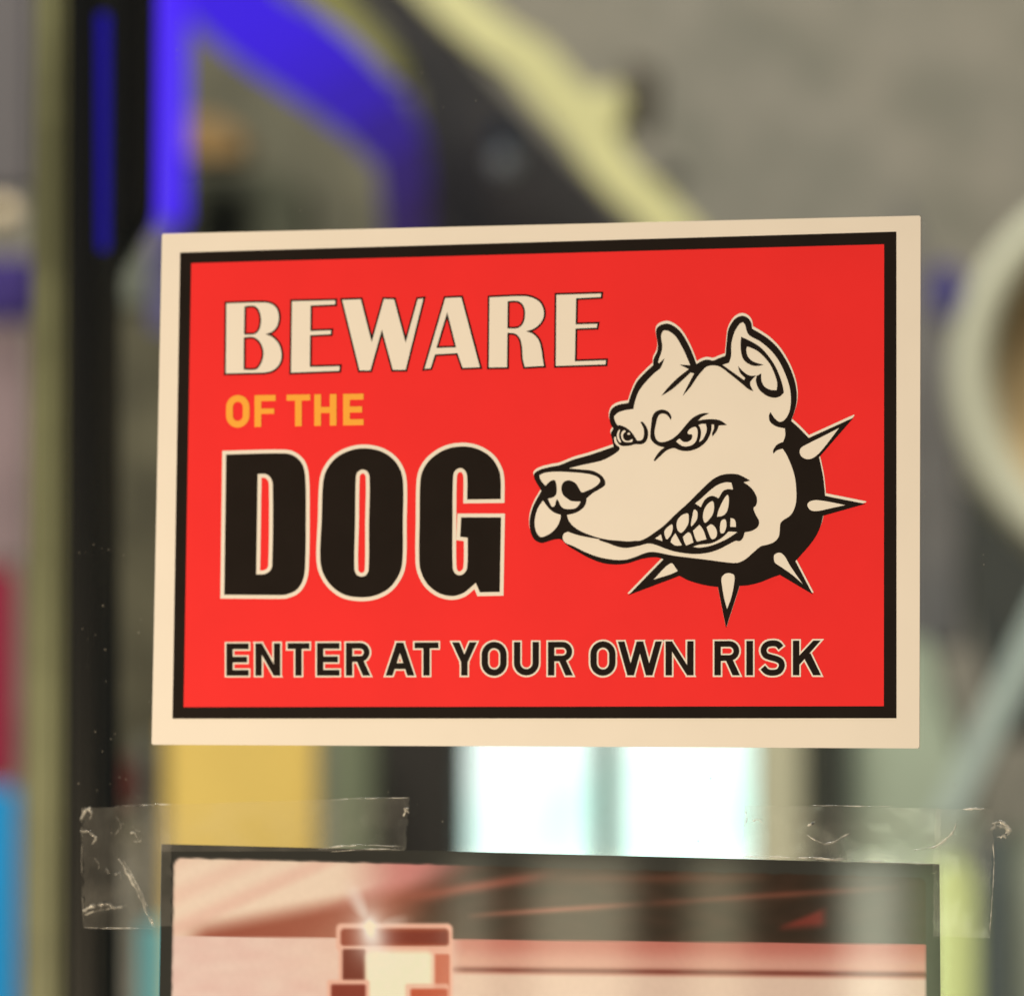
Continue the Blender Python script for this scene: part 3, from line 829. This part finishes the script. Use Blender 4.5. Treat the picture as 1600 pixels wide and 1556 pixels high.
def tape(corners, y, label, seed, nx=60, ny=18, rough=0.00025):
    c0 = P(*corners[3], 0)
    o = empty('clear_tape', (c0.x, 0, c0.z), label, 'tape', 'clear tape strips holding the poster')
    rnd = random.Random(seed)
    vs, fs = [], []
    for j in range(ny + 1):
        for i in range(nx + 1):
            s, t = i / nx, j / ny
            a_ = Vector(corners[0]).lerp(Vector(corners[1]), s)
            b_ = Vector(corners[3]).lerp(Vector(corners[2]), s)
            q = a_.lerp(b_, t)
            if i in (0, nx): q.x += rnd.uniform(-2, 2)
            p = P(q.x, q.y, 0)
            w = max(0, noise.noise(Vector((p.x * 45, p.z * 45, seed)))) * rough * 2 + max(0, noise.noise(Vector((p.x * 160, p.z * 160, seed + 4)))) * rough * .5
            vs.append((p.x, y - w, p.z))
    for j in range(ny):
        for i in range(nx):
            a_ = j * (nx + 1) + i
            fs.append([a_, a_ + nx + 1, a_ + nx + 2, a_ + 1])
    mesh_obj('film', vs, fs, TAPE, o, smooth=True)
    return o

def crease(parent, pts, w, y, name='crease'):
    """a raised fold in the film: a thin tapering ridge"""
    q = spl([(a, b) for a, b in pts], False, 5)
    n = len(q)
    vs, fs = [], []
    rnd = random.Random(int(pts[0][0] * 7))
    for i, (a, b) in enumerate(q):
        t = i / (n - 1)
        ww = w * (math.sin(math.pi * min(1, t * .92 + .08)) ** .6 + .12) * rnd.uniform(.35, 1.35)
        a += rnd.uniform(-.5, .5) * w; b += rnd.uniform(-.5, .5) * w
        d = Vector(q[min(i + 1, n - 1)]) - Vector(q[max(i - 1, 0)])
        d.normalize()
        nn = Vector((-d.y, d.x)) * ww
        for k, h in ((-1, 0), (-.3, .0005), (.3, .0005), (1, 0)):
            p = P(a + nn.x * k, b + nn.y * k, 0)
            vs.append((p.x, y - h * min(1, ww / 2.0), p.z))
    for i in range(n - 1):
        for k in range(3):
            a_ = i * 4 + k
            fs.append([a_, a_ + 1, a_ + 5, a_ + 4])
    return mesh_obj(name, vs, fs, CREASE, parent, smooth=True)

TY = -0.0011
t1 = tape([(250, 1257), (641, 1245), (634, 1329), (252, 1330)], TY, 'clear tape laid along the top left edge of the poster', 3)
t2 = tape([(131, 1262), (268, 1259), (270, 1446), (134, 1450)], TY - 0.0006, 'wrinkled clear tape running down the left side of the poster', 8, 24, 34)
t3 = tape([(1165, 1258), (1470, 1263), (1470, 1352), (1160, 1342)], TY, 'clear tape laid along the top right edge of the poster', 14)
t4 = tape([(1462, 1264), (1553, 1264), (1546, 1465), (1458, 1462)], TY - 0.0006, 'clear tape running down the right side of the poster', 20, 20, 34)
yc = TY - 0.0009
for pts, w in (([(131, 1284), (134, 1268), (146, 1261)], 3.2), ([(141, 1262), (146, 1270), (143, 1280)], 2.2), ([(128, 1298), (144, 1300), (152, 1310), (146, 1318)], 2.0),
               ([(188, 1340), (204, 1368), (222, 1400), (236, 1432), (243, 1448)], 2.6), ([(196, 1344), (214, 1376), (232, 1414), (244, 1446)], 1.4),
               ([(133, 1422), (150, 1414), (172, 1412), (182, 1418), (202, 1411)], 3.0), ([(135, 1428), (160, 1421), (178, 1419)], 1.6),
               ([(206, 1302), (212, 1300), (218, 1310)], 1.6), ([(166, 1362), (170, 1358), (172, 1366)], 1.6), ([(182, 1366), (188, 1364), (192, 1372)], 1.6),
               ([(134, 1448), (170, 1450), (246, 1449)], .8), ([(184, 1276), (192, 1290), (182, 1304)], .7),
               ([(214, 1296), (224, 1302), (222, 1314), (210, 1314)], 1.1), ([(150, 1340), (158, 1352), (152, 1364)], .9), ([(131, 1262), (130, 1340), (133, 1448)], .7)):
    crease(t2, pts, w, yc)
for pts, w in (([(633, 1276), (636, 1262), (640, 1270)], 2.2), ([(520, 1249), (580, 1247), (640, 1246)], .9), ([(500, 1326), (560, 1320), (632, 1322)], 1.2),
               ([(520, 1330), (590, 1326), (633, 1327)], .9), ([(614, 1290), (618, 1292)], 1.3), ([(588, 1303), (592, 1304)], 1.4), ([(180, 1260), (240, 1257), (285, 1256)], .8)):
    crease(t1, pts, w, yc + .0004)
for pts, w in (([(1166, 1262), (1168, 1280), (1163, 1292)], 1.3), ([(1176, 1282), (1186, 1280), (1196, 1288)], 1.8), ([(1262, 1290), (1270, 1286), (1274, 1282)], 2.0),
               ([(1262, 1304), (1290, 1318), (1316, 1308), (1330, 1300)], 1.6), ([(1270, 1258), (1330, 1259), (1400, 1260)], 1.0), ([(1506, 1264), (1526, 1263), (1542, 1264)], 1.6),
               ([(1430, 1328), (1466, 1320), (1490, 1300), (1498, 1276)], 1.8), ([(1160, 1338), (1240, 1340), (1330, 1342)], 1.4), ([(1262, 1339), (1290, 1341), (1320, 1343)], 1.8),
               ([(1330, 1344), (1400, 1347), (1462, 1349)], .9)):
    crease(t3, pts, w, yc + .0004)
for pts, w in (([(1552, 1300), (1554, 1360), (1550, 1420), (1547, 1464)], 1.0), ([(1512, 1440), (1516, 1444)], 1.2), ([(1535, 1380), (1530, 1400)], .8)):
    crease(t4, pts, w, yc)
for pts, w in (([(1548, 1296), (1562, 1290), (1578, 1296), (1572, 1304), (1558, 1308)], 4.0), ([(1550, 1288), (1564, 1284), (1578, 1292)], 2.4)):
    crease(t4, pts, w, yc, 'folded_tab')

# ------------------------------------------------------------------ dust specks on the glass
rnd = random.Random(5)
vs, fs = [], []
for k in range(110):
    if k < 40:
        u, v = rnd.gauss(170, 40), rnd.uniform(850, 1320)
    elif k < 62:
        u, v = rnd.uniform(1445, 1600), rnd.uniform(700, 1400)
    else:
        u, v = rnd.uniform(20, 1590), rnd.choice((rnd.uniform(10, 350), rnd.uniform(1170, 1330)))
    p = P(u, v, 0)
    r = rnd.uniform(.00008, .00022)
    el = rnd.uniform(1, 2.2); an = rnd.uniform(0, 3.14)
    b0 = len(vs)
    for i in range(6):
        t = i * math.pi / 3
        x, z = math.cos(t) * r * el, math.sin(t) * r
        vs.append((p.x + x * math.cos(an) - z * math.sin(an), -0.00008, p.z + x * math.sin(an) + z * math.cos(an)))
    vs.append((p.x, -0.00008 - r * .6, p.z))
    for i in range(6):
        fs.append([b0 + i, b0 + (i + 1) % 6, b0 + 6])
dust = mesh_obj('dust', vs, fs, principled('dust', (.24, .235, .21), .9), None)
tag(dust, 'pale dust specks on the window glass', 'dust', kind='stuff')

# ------------------------------------------------------------------ unseen strip lamps added to give the bands mirrored in the glossy poster
def mirror_strip(name, u, w_px, v0, v1, depth, radiance, color):
    p0, p1 = P(u, v0, depth), P(u, v1, depth)
    c = (p0 + p1) / 2
    w = (P(u + w_px, v0, depth) - p0).length
    h = abs(p0.z - p1.z)
    area_lamp(name, (c.x, -c.y, c.z), (c.x, 0, c.z), w, radiance * math.pi * w * h, color, h)
for u, w_px, s, col in ((730, 40, 4.6, (1, .97, .68)), (905, 150, 4.8, (1, .92, .62)), (1120, 80, 3.6, (1, .93, .6)), (1365, 84, 9.0, (.96, 1, .74)), (1450, 26, 6.5, (.82, 1, .5))):
    mirror_strip('added_strip_light', u, w_px, 1345, 2000, 3.0, s, col)
